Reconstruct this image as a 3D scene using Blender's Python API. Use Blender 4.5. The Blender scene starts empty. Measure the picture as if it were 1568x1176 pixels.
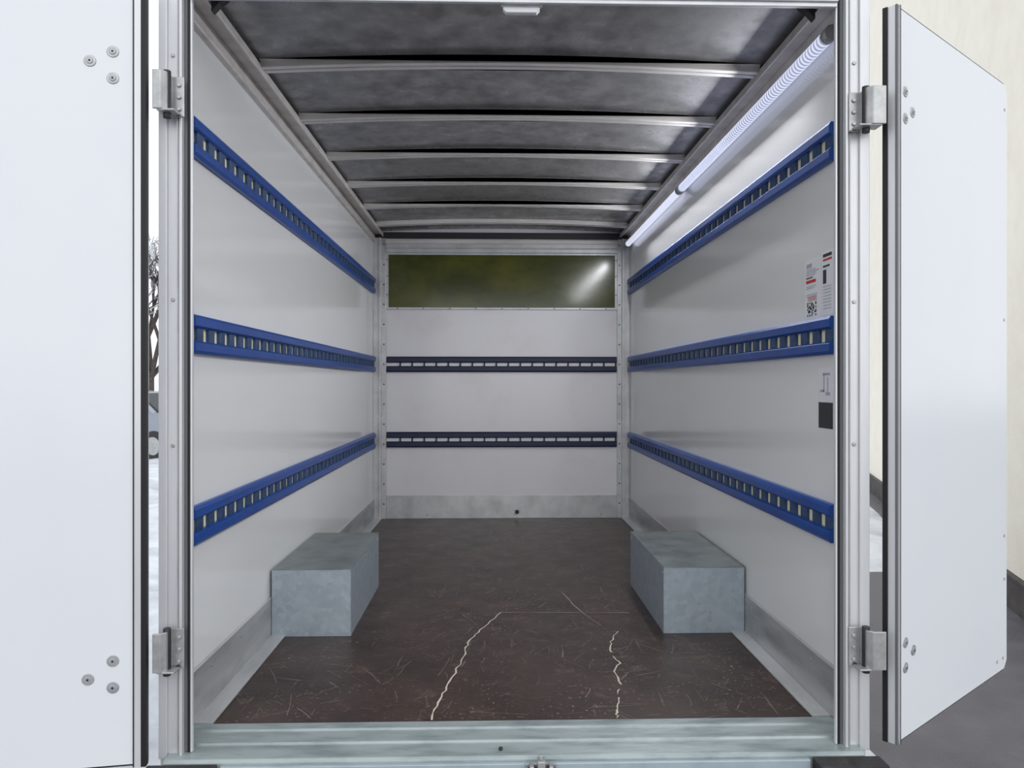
import bpy, bmesh, math, random
from mathutils import Vector, Matrix
random.seed(7)
scene = bpy.context.scene
try:
    scene.view_settings.view_transform = 'Standard'
    scene.view_settings.look = 'None'
except Exception: pass

# ------------------------------------------------------------ materials
def srgb(r, g, b):
    def c(v):
        v /= 255.0
        return v/12.92 if v <= 0.04045 else ((v+0.055)/1.055)**2.4
    return (c(r), c(g), c(b), 1)

def mat(name, col, rough=0.5, metal=0.0, col2=None, scale=5.0, lo=0.4, hi=0.7, stretch=(1,1,1),
        bump=0.0, bscale=60.0, rough2=None, emit=None, estr=0.0, coat=0.0, voronoi=False, detail=6):
    m = bpy.data.materials.new(name); m.use_nodes = True
    nt = m.node_tree; N = nt.nodes; L = nt.links
    p = N['Principled BSDF']
    p.inputs['Base Color'].default_value = col
    p.inputs['Roughness'].default_value = rough
    p.inputs['Metallic'].default_value = metal
    if coat: p.inputs['Coat Weight'].default_value = coat
    if emit:
        p.inputs['Emission Color'].default_value = emit
        p.inputs['Emission Strength'].default_value = estr
    tc = N.new('ShaderNodeTexCoord'); mp = N.new('ShaderNodeMapping')
    mp.inputs['Scale'].default_value = stretch
    L.new(tc.outputs['Object'], mp.inputs['Vector'])
    if col2 is not None:
        if voronoi:
            t = N.new('ShaderNodeTexVoronoi'); t.inputs['Scale'].default_value = scale
            sep = N.new('ShaderNodeSeparateColor'); L.new(t.outputs['Color'], sep.inputs['Color'])
            L.new(mp.outputs['Vector'], t.inputs['Vector']); fac = sep.outputs[0]
        else:
            t = N.new('ShaderNodeTexNoise'); t.inputs['Scale'].default_value = scale
            t.inputs['Detail'].default_value = detail; t.inputs['Roughness'].default_value = 0.6
            L.new(mp.outputs['Vector'], t.inputs['Vector']); fac = t.outputs['Fac']
        r = N.new('ShaderNodeValToRGB')
        r.color_ramp.elements[0].position = lo; r.color_ramp.elements[0].color = col
        r.color_ramp.elements[1].position = hi; r.color_ramp.elements[1].color = col2
        L.new(fac, r.inputs['Fac']); L.new(r.outputs['Color'], p.inputs['Base Color'])
        if rough2 is not None:
            mr = N.new('ShaderNodeMapRange')
            mr.inputs['From Min'].default_value = lo; mr.inputs['From Max'].default_value = hi
            mr.inputs['To Min'].default_value = rough; mr.inputs['To Max'].default_value = rough2
            L.new(fac, mr.inputs['Value']); L.new(mr.outputs['Result'], p.inputs['Roughness'])
    if bump:
        t2 = N.new('ShaderNodeTexNoise'); t2.inputs['Scale'].default_value = bscale
        t2.inputs['Detail'].default_value = 4
        L.new(mp.outputs['Vector'], t2.inputs['Vector'])
        b = N.new('ShaderNodeBump'); b.inputs['Strength'].default_value = bump; b.inputs['Distance'].default_value = 0.01
        L.new(t2.outputs['Fac'], b.inputs['Height']); L.new(b.outputs['Normal'], p.inputs['Normal'])
    return m

M = {}
M['gel'] = mat('gelcoat_white', srgb(233,234,234), 0.12, 0, srgb(229,229,228), 2.2, 0.5, 0.8, (1,.6,2), rough2=0.2, bump=0.01, bscale=8)
M['gelback'] = mat('gelcoat_back', srgb(228,227,230), 0.16, 0, srgb(221,218,220), 3.0, 0.5, 0.8, (1,1,1), rough2=0.24, bump=0.01, bscale=8)
M['door'] = mat('door_white', srgb(228,232,237), 0.2, 0, srgb(225,229,235), 2.5, 0.45, 0.8, rough2=0.26, bump=0.008, bscale=8)
M['alu'] = mat('aluminium', srgb(218,220,223), 0.38, 0.3, srgb(200,202,206), 8, 0.4, 0.7, (1,1,.15), bump=0.02, bscale=40)
M['aluin'] = mat('aluminium_worn', srgb(206,207,208), 0.34, 0.3, srgb(180,181,182), 7, 0.42, 0.72, (1,.4,1), bump=0.03, bscale=50)
M['skirt'] = mat('skirting_aluminium', srgb(186,188,189), 0.32, 0.35, srgb(146,148,149), 6, 0.42, 0.7, (1,.35,1.6), rough2=.42, bump=0.03, bscale=50)
M['jamb'] = mat('jamb_seal_grey', srgb(110,112,116), 0.5, 0.2)
M['rib'] = mat('roof_rib_metal', srgb(226,222,218), 0.34, 0.2, srgb(198,194,190), 10, 0.4, 0.7, (.3,1,1))
M['ceil'] = mat('roof_sheet', srgb(158,157,157), 0.24, 0.3, srgb(118,117,117), 11, 0.35, 0.68, (1,1,1), rough2=0.42, bump=0.05, bscale=9, detail=14)
M['galv'] = mat('galvanised_steel', srgb(172,183,192), 0.42, 0.3, srgb(158,169,179), 40, 0.0, 1.0, voronoi=True, bump=0.02)
M['galvtop'] = mat('galvanised_top', srgb(138,147,147), 0.42, 0.3, srgb(106,114,114), 9, 0.35, 0.7, rough2=0.35, bump=0.03)  # darker grey-green steel tone for the box tops
M['sill'] = mat('sill_steel', srgb(166,177,178), 0.42, 0.25, srgb(120,133,135), 9, 0.45, 0.74, (.5,2,1), rough2=.3, bump=0.12, bscale=30, detail=14)
M['sillface'] = mat('sill_face_steel', srgb(172,187,195), 0.4, 0.2, srgb(150,165,173), 7, 0.45, 0.78, bump=0.03, bscale=45)
M['blue'] = mat('rail_blue', srgb(6,72,156), 0.36, 0, srgb(5,58,134), 12, 0.4, 0.8)
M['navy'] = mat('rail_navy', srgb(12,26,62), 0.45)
M['slot'] = mat('rail_channel', srgb(52,82,124), 0.5, 0.2, srgb(38,60,98), 30)
M['pale'] = mat('rail_slot_back', srgb(244,238,204), 0.5, 0.0)
M['palew'] = mat('rail_slot_white', srgb(240,241,241), 0.5, 0.0)
M['black'] = mat('rubber_black', srgb(18,18,20), 0.6)
M['rubber'] = mat('rubber_bumper', srgb(42,42,44), 0.75, 0, srgb(60,60,60), 30, bump=.1)
M['zinc'] = mat('zinc_plate', srgb(186,188,188), 0.36, 0.5, srgb(160,162,162), 25)
M['dark'] = mat('dark_steel', srgb(60,60,62), 0.5, 0.5)
M['white'] = mat('paper_white', srgb(232,234,238), 0.4)
M['grey'] = mat('print_grey', srgb(170,174,182), 0.5)
M['ink'] = mat('print_black', srgb(45,46,50), 0.5)
M['red'] = mat('print_red', srgb(200,40,50), 0.5)
M['olive'] = mat('olive_panel', srgb(62,68,24), 0.16, 0, srgb(98,99,38), 2.6, 0.4, 0.75, (1,1,1.6), bump=0.03, bscale=6, detail=4)
M['led'] = mat('led_tube', srgb(226,230,245), 0.15, 0, emit=(0.78,0.82,1,1), estr=.75)
M['ledhi'] = mat('led_tube_front', srgb(196,203,226), 0.15, 0, emit=(0.68,0.74,1,1), estr=0.28)
M['crack'] = mat('floor_crack', srgb(204,195,180), 0.8)
M['seam'] = mat('floor_seam', srgb(146,133,121), 0.8)
M['scr'] = mat('floor_scratch', srgb(146,131,119), 0.7)
M['cream'] = mat('stucco_cream', srgb(250,246,234), 0.85, 0, srgb(244,239,225), 3, bump=0.3, bscale=90)
M['plinth'] = mat('plinth_dark', srgb(84,80,80), 0.8, 0, srgb(64,60,60), 8, bump=.3)
M['snow'] = mat('snow', srgb(226,230,237), 0.8, 0, srgb(180,184,192), 2.5, 0.4, 0.75, bump=0.5, bscale=6)
M['bark'] = mat('bark', srgb(70,60,56), 0.9, 0, srgb(100,92,88), 20)
M['carp'] = mat('car_paint', srgb(150,158,168), 0.25, 0.4, coat=.5)
M['glass'] = mat('car_glass', srgb(30,36,42), 0.08)
M['outer'] = mat('outer_panel', srgb(225,228,232), 0.3)
M['asphalt'] = mat('asphalt', srgb(108,106,112), 0.7, 0, srgb(82,80,86), 3.5, 0.35, 0.7, bump=0.5, bscale=80, rough2=0.45, detail=10)

def floor_mat():
    m = bpy.data.materials.new('phenolic_plywood'); m.use_nodes = True
    nt = m.node_tree; N = nt.nodes; L = nt.links; p = N['Principled BSDF']
    tc = N.new('ShaderNodeTexCoord')
    def noise(scale, st=(1,1,1), rot=0, det=8, dist=0):
        mp = N.new('ShaderNodeMapping'); mp.inputs['Scale'].default_value = st
        mp0 = N.new('ShaderNodeMapping'); mp0.inputs['Rotation'].default_value = (0,0,rot)
        L.new(tc.outputs['Object'], mp0.inputs['Vector'])
        L.new(mp0.outputs['Vector'], mp.inputs['Vector'])
        n = N.new('ShaderNodeTexNoise'); n.inputs['Scale'].default_value = scale
        n.inputs['Detail'].default_value = det; n.inputs['Distortion'].default_value = dist
        n.inputs['Roughness'].default_value = 0.65
        L.new(mp.outputs['Vector'], n.inputs['Vector']); return n.outputs['Fac']
    def ramp(f, a, b):
        r = N.new('ShaderNodeMapRange'); r.inputs['From Min'].default_value = a; r.inputs['From Max'].default_value = b
        L.new(f, r.inputs['Value']); return r.outputs['Result']
    def mul(a, b):
        x = N.new('ShaderNodeMath'); x.operation = 'MULTIPLY'
        for i, v in enumerate((a, b)):
            if isinstance(v, (int, float)): x.inputs[i].default_value = v
            else: L.new(v, x.inputs[i])
        return x.outputs[0]
    def mix(f, a, b):
        x = N.new('ShaderNodeMix'); x.data_type = 'RGBA'
        L.new(f, x.inputs[0])
        for i, v in ((6, a), (7, b)):
            if isinstance(v, tuple): x.inputs[i].default_value = v
            else: L.new(v, x.inputs[i])
        return x.outputs[2]
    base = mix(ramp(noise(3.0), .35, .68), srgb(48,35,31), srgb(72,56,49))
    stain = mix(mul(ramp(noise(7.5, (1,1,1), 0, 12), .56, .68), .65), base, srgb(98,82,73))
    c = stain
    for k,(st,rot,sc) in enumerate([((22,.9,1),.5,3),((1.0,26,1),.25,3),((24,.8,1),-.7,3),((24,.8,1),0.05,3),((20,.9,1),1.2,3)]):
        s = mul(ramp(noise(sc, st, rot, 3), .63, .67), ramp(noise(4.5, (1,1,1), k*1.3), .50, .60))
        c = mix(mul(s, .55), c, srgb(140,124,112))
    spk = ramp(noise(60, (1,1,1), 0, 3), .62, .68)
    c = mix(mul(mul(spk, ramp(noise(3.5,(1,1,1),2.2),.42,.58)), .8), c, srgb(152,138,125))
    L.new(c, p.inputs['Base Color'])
    r = N.new('ShaderNodeMapRange'); r.inputs['To Min'].default_value = .28; r.inputs['To Max'].default_value = .5
    L.new(noise(7), r.inputs['Value']); L.new(r.outputs['Result'], p.inputs['Roughness'])
    b = N.new('ShaderNodeBump'); b.inputs['Strength'].default_value = .12; b.inputs['Distance'].default_value = .004
    L.new(noise(50), b.inputs['Height']); L.new(b.outputs['Normal'], p.inputs['Normal'])
    return m
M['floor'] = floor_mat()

# ------------------------------------------------------------ builder
class B:
    def __init__(s, name):
        s.name = name; s.bm = bmesh.new(); s.mats = []
    def mi(s, m):
        if m not in s.mats: s.mats.append(m)
        return s.mats.index(m)
    def face(s, vs, m, smooth=False):
        try:
            f = s.bm.faces.new(vs); f.material_index = s.mi(m); f.smooth = smooth; return f
        except ValueError: return None
    def box(s, x0, x1, y0, y1, z0, z1, m, T=None):
        c = [(x0,y0,z0),(x1,y0,z0),(x1,y1,z0),(x0,y1,z0),(x0,y0,z1),(x1,y0,z1),(x1,y1,z1),(x0,y1,z1)]
        v = [s.bm.verts.new(T @ Vector(p) if T else p) for p in c]
        for q in ((0,3,2,1),(4,5,6,7),(0,1,5,4),(1,2,6,5),(2,3,7,6),(3,0,4,7)):
            s.face([v[i] for i in q], m)
    def prism(s, pts, axis, a, b, m, smooth=False, T=None):
        def P(p, t):
            q = {'x': (t, p[0], p[1]), 'y': (p[0], t, p[1]), 'z': (p[0], p[1], t)}[axis]
            return T @ Vector(q) if T else q
        A = [s.bm.verts.new(P(p, a)) for p in pts]; C = [s.bm.verts.new(P(p, b)) for p in pts]
        n = len(pts)
        for i in range(n): s.face([A[i], A[(i+1)%n], C[(i+1)%n], C[i]], m, smooth)
        s.face(A[::-1], m); s.face(C, m)
    def cyl(s, c, r, axis, a, b, m, n=20, r2=None):
        r2 = r if r2 is None else r2
        def ring(rr, t):
            o = []
            for i in range(n):
                u = rr*math.cos(2*math.pi*i/n); w = rr*math.sin(2*math.pi*i/n)
                q = {'x': (t, c[0]+u, c[1]+w), 'y': (c[0]+u, t, c[1]+w), 'z': (c[0]+u, c[1]+w, t)}[axis]
                o.append(s.bm.verts.new(q))
            return o
        A = ring(r, a); C = ring(r2, b)
        for i in range(n): s.face([A[i], A[(i+1)%n], C[(i+1)%n], C[i]], m, True)
        s.face(A[::-1], m); s.face(C, m)
    def done(s, parent=None, loc=None, rotz=None, bevel=0.0, seg=2, mirror_y=False):
        if mirror_y:
            for v in s.bm.verts: v.co.y = -v.co.y
        bmesh.ops.recalc_face_normals(s.bm, faces=s.bm.faces[:])
        me = bpy.data.meshes.new(s.name); s.bm.to_mesh(me); s.bm.free()
        for m in s.mats: me.materials.append(M[m])
        o = bpy.data.objects.new(s.name, me); bpy.context.collection.objects.link(o)
        if loc: o.location = loc
        if rotz is not None: o.rotation_euler = (0,0,rotz)
        if bevel:
            b = o.modifiers.new('bevel', 'BEVEL'); b.width = bevel; b.segments = seg; b.limit_method = 'ANGLE'
            b.angle_limit = math.radians(40)
        if parent: o.parent = parent
        return o

HW = 1.03; L_ = 3.60; YF = -.148
# ------------------------------------------------------------ cargo box shell
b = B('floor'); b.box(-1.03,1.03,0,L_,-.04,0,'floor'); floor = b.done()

def strip(bld, pts, w, m, z=0.0012):
    prev = None
    for i, (x, y) in enumerate(pts):
        if i == 0: d = Vector((pts[1][0]-x, pts[1][1]-y))
        else: d = Vector((x-pts[i-1][0], y-pts[i-1][1]))
        d.normalize(); n = Vector((-d.y, d.x))*w*random.uniform(.4,1.3)*.5
        a = bld.bm.verts.new((x+n.x, y+n.y, z)); c = bld.bm.verts.new((x-n.x, y-n.y, z))
        if prev: bld.face([prev[0], prev[1], c, a], m)
        prev = (a, c)
def jag(pts, j=.012, k=5):
    out = []
    for i in range(len(pts)-1):
        for t in range(k):
            f = t/k
            out.append((pts[i][0]*(1-f)+pts[i+1][0]*f+random.uniform(-j,j), pts[i][1]*(1-f)+pts[i+1][1]*f))
    out.append(pts[-1]); return out
b = B('cracks')
strip(b, jag([(-.034,1.13),(-.127,.88),(-.178,.72),(-.19,.57),(-.228,.32),(-.256,.17),(-.27,.015)], .006, 6), .0065, 'crack')
strip(b, jag([(.465,.85),(.425,.72),(.405,.60)], .008, 5), .006, 'crack')
strip(b, jag([(.405,.56),(.415,.48),(.385,.40),(.388,.28)], .006, 4), .006, 'crack')
strip(b, jag([(.372,.24),(.362,.20)], .006, 3), .006, 'crack')
strip(b, jag([(.365,.17),(.345,.08),(.327,.015)], .006, 5), .0065, 'crack')
strip(b, jag([(-.034,1.13),(.15,1.125),(.57,1.11)], .001, 6), .008, 'seam')
strip(b, jag([(.28,1.46),(.33,1.2),(.41,.93)], .006, 5), .007, 'seam')
cr = b.done(parent=floor)
b = B('scratches')
for i in range(190):
    x = random.uniform(-.9,.95); y = 0.03+2.6*random.random()**1.5
    a = random.choice([random.uniform(0,math.pi), random.gauss(1.3,.3), random.gauss(.2,.2)])
    l = random.uniform(.012,.11)*random.choice([1,1,1,1.8])
    x2 = max(-.93,min(.93,x+l*math.cos(a))); y2 = max(.02,y+l*math.sin(a))
    if abs(x)>.65 or abs(x2)>.65:
        if y>.6: continue
    strip(b, [(x,y),((x+x2)/2+.004,(y+y2)/2),(x2,y2)], random.uniform(.0008,.0028), 'scr', .0009)
b.done(parent=floor)

def zc(x): return 2.305+.03*(1-(x/1.03)**2)

for side, sx in (('left',-1),('right',1)):
    b = B('wall_'+side)
    b.box(*sorted((sx*HW, sx*(HW+.03))), YF, L_+.03, -.05, 2.27, 'gel')
    b.done()
    b = B('baseboard_'+side)
    b.box(*sorted((sx*(HW-.008), sx*(HW-.0005))), YF, L_-.03, .009, .165, 'skirt')
    b.box(*sorted((sx*(HW-.068), sx*(HW-.0005))), .0, L_-.03, .001, .009, 'aluin')
    b.prism([(sx*(HW-.008),.165),(sx*(HW-.0005),.165),(sx*(HW-.0005),.172)],'y',YF,L_-.03,'aluin')
    for k in range(12):
        b.cyl((.15+k*.29,.135), .006, 'x', sx*(HW-.008), sx*(HW-.012), 'zinc', 10)
    b.done(bevel=.0015)
    b = B('trim_1' if sx<0 else 'trim_2')
    b.box(*sorted((sx*(HW-.012), sx*(HW-.0005))), YF, L_-.01, 2.215, 2.31, 'rib')
    b.box(*sorted((sx*(HW-.075), sx*(HW-.012))), YF, L_-.01, 2.282, 2.292, 'rib')
    b.box(*sorted((sx*(HW-.079), sx*(HW-.071))), YF, L_-.01, 2.262, 2.292, 'rib')
    b.box(*sorted((sx*(HW-.024), sx*(HW-.012))), YF, L_-.01, 2.215, 2.229, 'rib')
    b.done(bevel=.002)

b = B('wall_back'); b.box(-HW,HW,L_,L_+.04,-.05,2.34,'gelback'); b.done()
b = B('baseboard_back')
b.box(-.93,.93,L_-.006,L_-.0005,.0,.185,'aluin')
for x in (-.6,-.25,.1,.45,.8): b.cyl((x,.03), .008,'y',L_-.006,L_-.01,'zinc',10)
b.cyl((.12,.05),.018,'y',L_-.006,L_-.012,'dark',16)
b.done(bevel=.0015)
for sx, nm in ((-1,'trim_3'),(1,'trim_4')):
    b = B(nm)
    b.box(*sorted((sx*.93, sx*(HW-.0005))), L_-.02, L_-.0005, 0, 2.25, 'aluin')
    b.box(*sorted((sx*.965, sx*.985))  , L_-.05, L_-.02, 0, 2.25, 'aluin')
    b.box(*sorted((sx*.985, sx*(HW-.0005))), L_-.04, L_-.02, 0, 2.25, 'aluin')
    for k in range(14):
        b.cyl((sx*.947, .12+k*.16), .006,'y',L_-.02,L_-.024,'dark',10)
    b.done(bevel=.003)
b = B('trim_5')
b.box(-.93,.93,L_-.03,L_-.0005,2.135,2.235,'aluin')
b.box(-.93,.93,L_-.05,L_-.03,2.205,2.235,'rib')
b.box(-.93,.93,L_-.045,L_-.03,2.165,2.172,'aluin')
b.box(-1.02,1.02,L_-.02,L_-.0005,2.25,2.30,'dark')
b.done(bevel=.003)
b = B('window_1')
b.box(-.915,.915,L_-.008,L_-.0005,1.695,2.135,'olive')
b.box(-.93,.93,L_-.014,L_-.0005,1.682,1.697,'aluin')
b.box(-.93,-.912,L_-.014,L_-.0005,1.697,2.135,'aluin')
b.box(.912,.93,L_-.014,L_-.0005,1.697,2.135,'aluin')
b.box(-.912,.912,L_-.014,L_-.0005,2.12,2.135,'aluin')
for k in range(9): b.cyl((-.84+k*.21,1.6895),.005,'y',L_-.014,L_-.018,'dark',8)
for z in (1.8,1.95,2.08):
    for x in (-.921,.921): b.cyl((x,z),.005,'y',L_-.014,L_-.018,'dark',8)
b.done(bevel=.001)

b = B('ceiling'); n = 24
xs = [-1.03+2.06*i/n for i in range(n+1)]
g0 = [(x, zc(x)) for x in xs]
b.prism(g0+[(x, zc(x)+.03) for x in reversed(xs)], 'y', -.15, L_+.04, 'ceil')
b.done()
def rib(name, y, w=.058, h=.03):
    b = B(name)
    xr = [-.955+1.91*i/20 for i in range(21)]
    for y0, y1, hh in ((y, y+.024, h), (y+.034, y+w, h), (y+.02, y+.036, h-.012)):
        b.prism([(x, zc(x)-hh) for x in xr]+[(x, zc(x)-.0005) for x in reversed(xr)], 'y', y0, y1, 'rib')
    b.prism([(x, zc(x)-.004) for x in xr]+[(x, zc(x)-.0005) for x in reversed(xr)], 'y', y-.012, y+w+.012, 'rib')
    return b.done(bevel=.002)
for k in range(6): rib('roof_rib', .45+.558*k)

# ------------------------------------------------------------ lashing rails
def rail(length, loc, rot, back=False):
    b = B('lashing_rail')
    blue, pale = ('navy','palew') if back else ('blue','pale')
    H = .062; t = .024; s = .014 if back else .021
    b.box(0,length,.0005,.003,-.03,.03,pale)
    up = [(.0005,s),(.016,s),(t,s+.006),(t,.052),(.017,H),(.0005,H)]
    b.prism(up,'x',0,length,blue)
    b.prism([(y,-z) for y,z in up],'x',0,length,blue)
    x = .0; sw = .012 if back else .050
    while x < length-.02:
        b.box(x, min(x+sw,length), .003, .014, -s-.0005, s+.0005, 'navy' if back else 'slot'); x += .0965
    b.done(loc=loc, rotz=rot, bevel=.0012)
for z in (1.865,1.24,.632):
    rail(L_-.04, (-HW, L_-.06, z), -math.pi/2)
    rail(L_-.04, ( HW, -.02, z), math.pi/2)
for z in (1.24,.635):
    rail(1.85, (.925, L_, z), math.pi, True)

# ------------------------------------------------------------ wheel arch boxes
for sx in (-1,1):
    b = B('wheel_arch_box')
    xi, xo = (.684 if sx<0 else .668), 1.02
    X = lambda a,c: sorted((sx*a, sx*c))
    y0, y1 = .82, 1.60; h = .288
    b.box(*X(xi,xo), y0, y1, .0, h-.003, 'galv')
    b.box(*X(xi-.002,xo), y0-.002, y1+.002, h-.003, h, 'galvtop')
    b.box(*X(xi-.002,xi), y0-.002, y0+.03, .0, h-.003, 'galv')
    for yy in (y0+.02, y0+.38, y0+.74): b.cyl((yy,.26), .005,'x', sx*(xi), sx*(xi-.004),'zinc',10)
    for xx in (xi+.03, xo-.03):
        for zz in (.03,.25): b.cyl((sx*xx,zz),.0035,'y',y0,y0-.003,'zinc',10)
    b.done(bevel=.002)

# ------------------------------------------------------------ LED tube light
b = B('led_strip_light')
cx, cz = .994, 2.190; R = .021
def tube(y0,y1,m,r=R):
    b.cyl((cx,cz), r, 'y', y0, y1, m, 24)
tube(-.04,1.80,'ledhi'); tube(1.84,3.45,'led')
b.cyl((cx,cz), R+.003,'y',1.79,1.85,'zinc',20)
b.cyl((cx,cz), R+.003,'y',-.07,-.035,'zinc',20); b.cyl((cx,cz),R+.003,'y',3.44,3.48,'zinc',20)
y = -.02
while y < 1.78:
    b.cyl((cx,cz), R+.0012,'y',y,y+.009,'led',20); y += .022
for y in (.3,1.0,1.7,2.4,3.1):
    b.box(cx-.004,HW-.0005,y,y+.02,cz+.014,cz+.028,'zinc')
led = b.done()
lt = bpy.data.lights.new('led_glow','AREA'); lt.shape='RECTANGLE'; lt.size=.03; lt.size_y=2.7; lt.energy=22; lt.color=(.95,.96,1)
lt.specular_factor = .1
lo = bpy.data.objects.new('led_glow_lamp', lt); bpy.context.collection.objects.link(lo)
lo.location=(.962,1.50,2.165)
d = Vector((-.8,0,-.6))
zax = -d.normalized(); yax = Vector((0,1,0)); xax = yax.cross(zax)
lo.rotation_euler = Matrix((xax,yax,zax)).transposed().to_euler()

# ------------------------------------------------------------ rear frame
for sx, nm in ((-1,'trim_6'),(1,'trim_7')):
    b = B(nm); X = lambda a,c: sorted((sx*a, sx*c))
    o = 1.055 if sx < 0 else 1.06
    b.box(*X(.985,o), -.165, -.149, -.02, 2.42, 'alu')
    b.box(*X(.966,.985), -.160, -.149, -.005, 2.42, 'jamb')
    b.box(*X(.969,.975), -.164, -.160, -.005, 2.42, 'black')
    b.box(*X(.960,.966), -.165, -.152, -.005, 2.42, 'alu')
    b.box(*X(.985,.993), -.178, -.165, -.02, 2.42, 'alu')
    b.box(*X(1.0,1.004), -.170, -.165, -.02, 2.42, 'aluin')
    b.box(*X(1.03,o), -.174, -.165, -.02, 2.42, 'alu')
    for z in (.9,1.33,2.05): b.cyl((sx*1.016,z),.006,'y',-.165,-.169,'zinc',10)
    b.done(bevel=.002)
b = B('trim_8')
b.box(-.96,.96,-.178,-.165,2.213,2.42,'alu')
b.box(-.96,.96,-.165,-.152,2.245,2.42,'alu')
b.box(-.96,.96,-.186,-.178,2.226,2.238,'alu')
for sx in (-1,1):
    b.prism([(sx*.945,2.30),(sx*.945,2.235),(sx*.92,2.262),(sx*.90,2.275),(sx*.88,2.30)],'y',-.06,-.03,'dark')
b.done(bevel=.002)
b = B('marker_lamp')
b.prism([(-.044,2.213),(-.043,2.203),(-.034,2.193),(.058,2.193),(.067,2.203),(.068,2.213)],'y',-.160,-.14,'white')
b.box(-.05,.074,-.164,-.152,2.209,2.222,'zinc')
b.done(bevel=.003)

b = B('door_sill')
prof = [(-.0005,-.3),(-.0005,.0),(-.004,.006),(-.045,.006),(-.05,.0),(-.10,-.002),(-.105,.003),(-.125,.003),(-.13,-.004),(-.20,-.008),(-.208,-.016),(-.208,-.3)]
b.prism(prof,'x',-1.028,1.028,'sill')
b.box(-.86,.86,-.222,-.208,-.3,-.022,'sillface')
b.cyl((-.05,-.17),.006,'z',-.006,.002,'dark',10)
b.done(bevel=.002)
b = B('door_latch')
b.box(.02,.112,-.230,-.222,-.11,-.018,'zinc')
b.box(.032,.044,-.262,-.230,-.06,-.012,'zinc'); b.box(.088,.100,-.262,-.230,-.06,-.012,'zinc')
b.cyl((-.246,-.030),.009,'x',.026,.106,'dark',14)
b.box(.055,.077,-.262,-.228,-.05,.002,'zinc'); b.cyl((.066,-.245),.008,'z',.002,.016,'zinc',12)
b.done(bevel=.002)
for sx in (-1,1):
    b = B('rubber_bumper')
    b.box(*sorted((sx*.87,sx*1.07)), -.27,-.209,-.32,-.018,'rubber')
    for z in (-.08,-.14,-.2): b.box(*sorted((sx*.87,sx*1.07)), -.276,-.27,z-.012,z+.012,'rubber')
    b.cyl((sx*.97,-.26),.018,'y',-.279,-.268,'dark',16)
    b.done(bevel=.006)

# ------------------------------------------------------------ doors
def outline(W, z0, z1, i, c=.035):
    return [(i,z0+i),(W-c,z0+i),(W-i,z0+c),(W-i,z1-c),(W-c,z1-i),(i,z1-i)]
def ring_screw(b, x, z, r=.017):
    b.cyl((x,z), r, 'y',.0045,.0065,'zinc',24,r*.9)
    b.cyl((x,z), r*.6,'y',.0065,.0072,'grey',20)
    b.cyl((x,z), r*.42,'y',.0072,.009,'zinc',20)
    b.cyl((x,z), r*.2,'y',.009,.0095,'dark',12)
def door(name, W, z0, z1, hinge, ang, mirror, screws, rivets, g, rear_seal):
    b = B(name)
    b.prism(outline(W,z0,z1,0),'y',-.03,.0,'alu')
    b.prism(outline(W,z0,z1,.003),'y',.0,.0025,'black')
    b.prism(outline(W,z0,z1,.008),'y',.0025,.0045,'door')
    if rear_seal:
        b.box(-.005,.010,-.036,-.022,z0,z1,'black')
        b.box(-.001,.008,-.001,.005,z0,z1,'jamb')
    else:
        b.box(-.004,.010,-.012,.010,z0,z1,'black')
    b.box(.010,.010+g,-.02,.008,z0,z1,'alu')
    b.box(.010+g,.0135+g,-.02,.009,z0,z1,'black')
    b.box(.012,W-.01,-.034,-.03,z0+.02,z1-.02,'outer')
    for x,z in screws: ring_screw(b,x,z)
    for x,z in rivets: b.cyl((x,z),.006,'y',.0045,.006,'zinc',14)
    b.done(loc=hinge, rotz=ang, bevel=.0015, mirror_y=mirror)
angL = math.atan2(-.14,-.98); angR = math.atan2(.615,.79)
hL = (-1.062,-.238,0); hR = (1.112,-.222,0)
door('door_1', .95, -.003, 2.24, hL, angL, False,
     [(.085,2.02),(.085,1.945),(.145,1.99),(.085,.30),(.085,.225),(.15,.252)], [(.9,.3),(.9,1.2),(.9,2.0)], .018, False)
door('door_2', .93, .02, 2.20, hR, angR, True,
     [(.055,1.955),(.055,1.875),(.105,1.905),(.055,.31),(.055,.235),(.11,.275)],
     [(.895,1.32),(.895,.52),(.895,.36),(.82,.07),(.88,.07),(.90,2.1)], .002, True)

for sx in (-1,1):
    for z in ((1.925,.312) if sx < 0 else (1.900,.300)):
        b = B('door_hinge'); X = lambda a,c: sorted((sx*(a+ds), sx*(c+ds)))
        ds = 0.0 if sx < 0 else .016; te = 1.045 if sx<0 else 1.062
        b.box(*X(.976,1.012), -.184,-.1782, z-.062,z+.055,'zinc')
        b.box(*X(1.010,1.018), -.222,-.1782, z-.056,z+.056,'zinc')
        b.box(*X(1.022,te), -.236,-.228, z-.056,z+.056,'zinc')
        b.prism([(sx*(1.010+ds),-.222),(sx*(1.018+ds),-.215),(sx*(1.03+ds),-.228),(sx*(1.022+ds),-.236)],'z',z-.056,z+.056,'zinc')
        b.cyl((sx*(1.016+ds),-.205),.011,'z',z-.074,z+.064,'dark',16)
        b.box(*X(.985,te-.01), -.232,-.19, z-.060,z-.054,'zinc')
        for dz in (-.04,-.005,.03): b.cyl((sx*(.990+ds),z+dz),.007,'y',-.184,-.190,'zinc',6)
        b.cyl((sx*(.992+ds),z-.055),.006,'y',-.184,-.192,'dark',8)
        b.done(bevel=.002)

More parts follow.
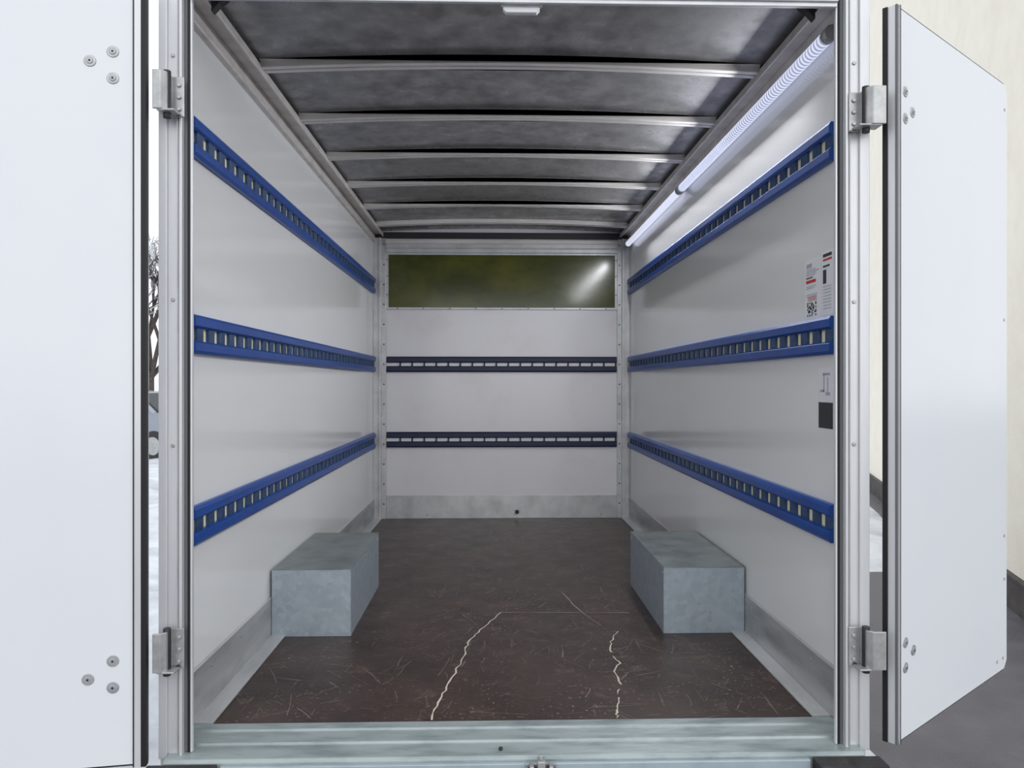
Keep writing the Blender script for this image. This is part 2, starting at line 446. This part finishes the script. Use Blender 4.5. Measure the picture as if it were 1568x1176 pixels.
# ------------------------------------------------------------ stickers on right wall
def sticker(name, y0, y1, z0, z1, items, base='white'):
    b = B(name); x1 = HW-.0003; x0 = HW-.0013
    b.box(x0,x1,y0,y1,z0,z1,base)
    for (u0,u1,v0,v1,m) in items:
        b.box(x0-.0006,x0,y1-(y1-y0)*u1,y1-(y1-y0)*u0,z0+(z1-z0)*v0,z0+(z1-z0)*v1,m)
    b.done()
it = [(.1,.45,.88,.95,'grey'),(.08,.7,.62,.67,'red'),(.08,.5,.70,.72,'ink')]
for v in (.84,.81,.78,.75,.56,.53,.42,.39): it.append((.1,random.uniform(.5,.9),v,v+.012,'grey'))
for i in range(9):
    for j in range(9):
        if random.random()<.55 or (i in (0,8) and j in (0,8)): it.append((.15+i*.065,.15+(i+1)*.065,.06+j*.026,.06+(j+1)*.026,'ink'))
for v in (.32,.345,.37): it.append((.2,.75,v,v+.01,'red'))
sticker('instruction_sticker', .09,.215,1.305,1.51, it)
it = [(.1,.9,.92,.97,'ink'),(.1,.9,.86,.89,'red'),(.1,.4,.5,.72,'ink'),(.1,.7,.76,.79,'ink')]
for v in (.1,.15,.2,.25,.3,.35,.4,.45): it.append((.1,.85,v,v+.012,'grey'))
sticker('instruction_sticker', .0,.08,1.31,1.52, it)
it = [(.0,1,.0,.43,'ink'),(.12,.4,.60,.64,'grey'),(.35,.42,.6,.9,'grey'),(.5,.8,.55,.60,'grey'),(.62,.68,.60,.85,'grey'),(.3,.8,.88,.92,'grey')]
sticker('loading_chart_sticker', .0,.105,.935,1.135, it, 'white')

# ------------------------------------------------------------ chassis & wheels
G = -.65
b = B('truck_chassis')
for sx in (-1,1):
    b.box(*sorted((sx*.38,sx*.46)),.05,L_,-.22,-.055,'dark')
    b.cyl((1.2,G+.31),.31,'x',sx*.76,sx*.98,'rubber',36)
    b.cyl((1.2,G+.31),.18,'x',sx*.975,sx*.99,'zinc',24)
for y in (.2,1.0,1.8,2.6,3.4): b.box(-.9,.9,y,y+.06,-.10,-.05,'dark')
b.cyl((1.2,G+.31),.05,'x',-.8,.8,'dark',16)
b.done(bevel=.006)

# ------------------------------------------------------------ surroundings
b = B('ground'); b.box(-60,60,-30,80,G-.1,G,'asphalt'); b.done()
def snow(name, x0,x1,y0,y1, h, nx=50, ny=60, edge=.6, sk=0.0):
    from mathutils import noise as nz
    b = B(name); g=[]
    for j in range(ny+1):
        row=[]
        for i in range(nx+1):
            y=y0+(y1-y0)*j/ny; xr=x1+sk*(y-y0); x=x0+(xr-x0)*i/nx
            e=max(0,min(1,min(x-x0,xr-x,y-y0,y1-y)/edge))
            z=h*(nz.noise(Vector((x*.7,y*.5,3)))*.6+nz.noise(Vector((x*2.3,y*2,1)))*.25+.55)*e
            row.append(b.bm.verts.new((x,y,G-.01+max(0,z))))
        g.append(row)
    for j in range(ny):
        for i in range(nx): b.face([g[j][i],g[j][i+1],g[j+1][i+1],g[j+1][i]],'snow',True)
    b.done()
snow('snow_bank',-30,-1.5,.2,45,.25,90,110)
snow('snow_bank',1.15,1.75,.9,4.2,.10,24,60,.2)
snow('snow_bank',1.3,4.1,4.3,30,.14,50,110,.6,.335)

b = B('building_facade')
dr = Vector((1.97,5.8)).normalized(); ang = math.atan2(dr.y,dr.x)
b.box(-2,26,-.3,-.0,G+.27,9,'cream'); b.box(-2,26,-.3,.03,G,G+.25,'plinth'); b.box(-2,26,-.3,.05,G+.25,G+.27,'plinth')
b.done(loc=(3.93,3.2,0), rotz=ang)

b = B('bare_tree')
def limb(p, d, l, r, dep):
    q = p+d*l
    zx = d.orthogonal().normalized(); zy = d.cross(zx)
    A=[];C=[]
    for i in range(5):
        a=2*math.pi*i/5; o=zx*math.cos(a)+zy*math.sin(a)
        A.append(b.bm.verts.new(p+o*r)); C.append(b.bm.verts.new(q+o*r*.68))
    for i in range(5): b.face([A[i],A[(i+1)%5],C[(i+1)%5],C[i]],'bark' if dep>1 or random.random()<.5 else 'snow',True)
    if dep==0: return
    for k in range(3 if dep<5 else 4):
        nd=(d+Vector((random.uniform(-.8,.8),random.uniform(-.8,.8),random.uniform(-.15,.6)))).normalized()
        limb(q, nd, l*random.uniform(.65,.85), r*.66, dep-1)
limb(Vector((-12.6,25,G)), Vector((.02,0,1)), 2.0, .15, 6)
b.done()

b = B('parked_car')
body=[(-2.1,.3),(-2.15,.75),(-1.9,.95),(-1.3,1.05),(-.7,1.5),(1.3,1.52),(1.9,1.05),(2.1,.9),(2.1,.3)]
b.prism(body,'x',-.85,.85,'carp')
gl=[(-1.15,1.06),(-.65,1.44),(1.22,1.45),(1.7,1.06)]
b.prism(gl,'x',-.856,.856,'glass')
b.prism([(-1.31,1.08),(-.76,1.47),(-.72,1.46),(-1.27,1.07)],'x',-.7,.7,'glass')
for y in (-1.35,1.3):
    for sx in (-1,1):
        b.cyl((y,.32),.33,'x',sx*.66,sx*.88,'rubber',28); b.cyl((y,.32),.2,'x',sx*.87,sx*.895,'zinc',20)
for sx in (-1,1): b.box(*sorted((sx*.45,sx*.8)),-2.17,-2.1,.65,.8,'white')
b.done(loc=(-8.4,15.2,G+.06), rotz=1.2, bevel=.03)

# ------------------------------------------------------------ light
w = bpy.data.worlds.new('overcast'); scene.world = w; w.use_nodes = True
bg = w.node_tree.nodes['Background']; bg.inputs['Color'].default_value=(.95,.97,1,1); bg.inputs['Strength'].default_value=1.2
s = bpy.data.lights.new('sky_fill','SUN'); s.energy=1.0; s.angle=math.radians(70); s.color=(1,.99,.97)  # wide low lamp added as overcast sky fill through the rear opening
so = bpy.data.objects.new('sky_fill', s); bpy.context.collection.objects.link(so)
so.rotation_euler=(math.radians(78),0,math.radians(14))

cam = bpy.data.cameras.new('camera'); co = bpy.data.objects.new('camera', cam); bpy.context.collection.objects.link(co)
co.location=(-.073,-2.37,1.082); co.rotation_euler=(math.pi/2,0,math.radians(-1.47))
cam.sensor_width=36; cam.lens=26.0; cam.clip_start=.05
scene.camera=co
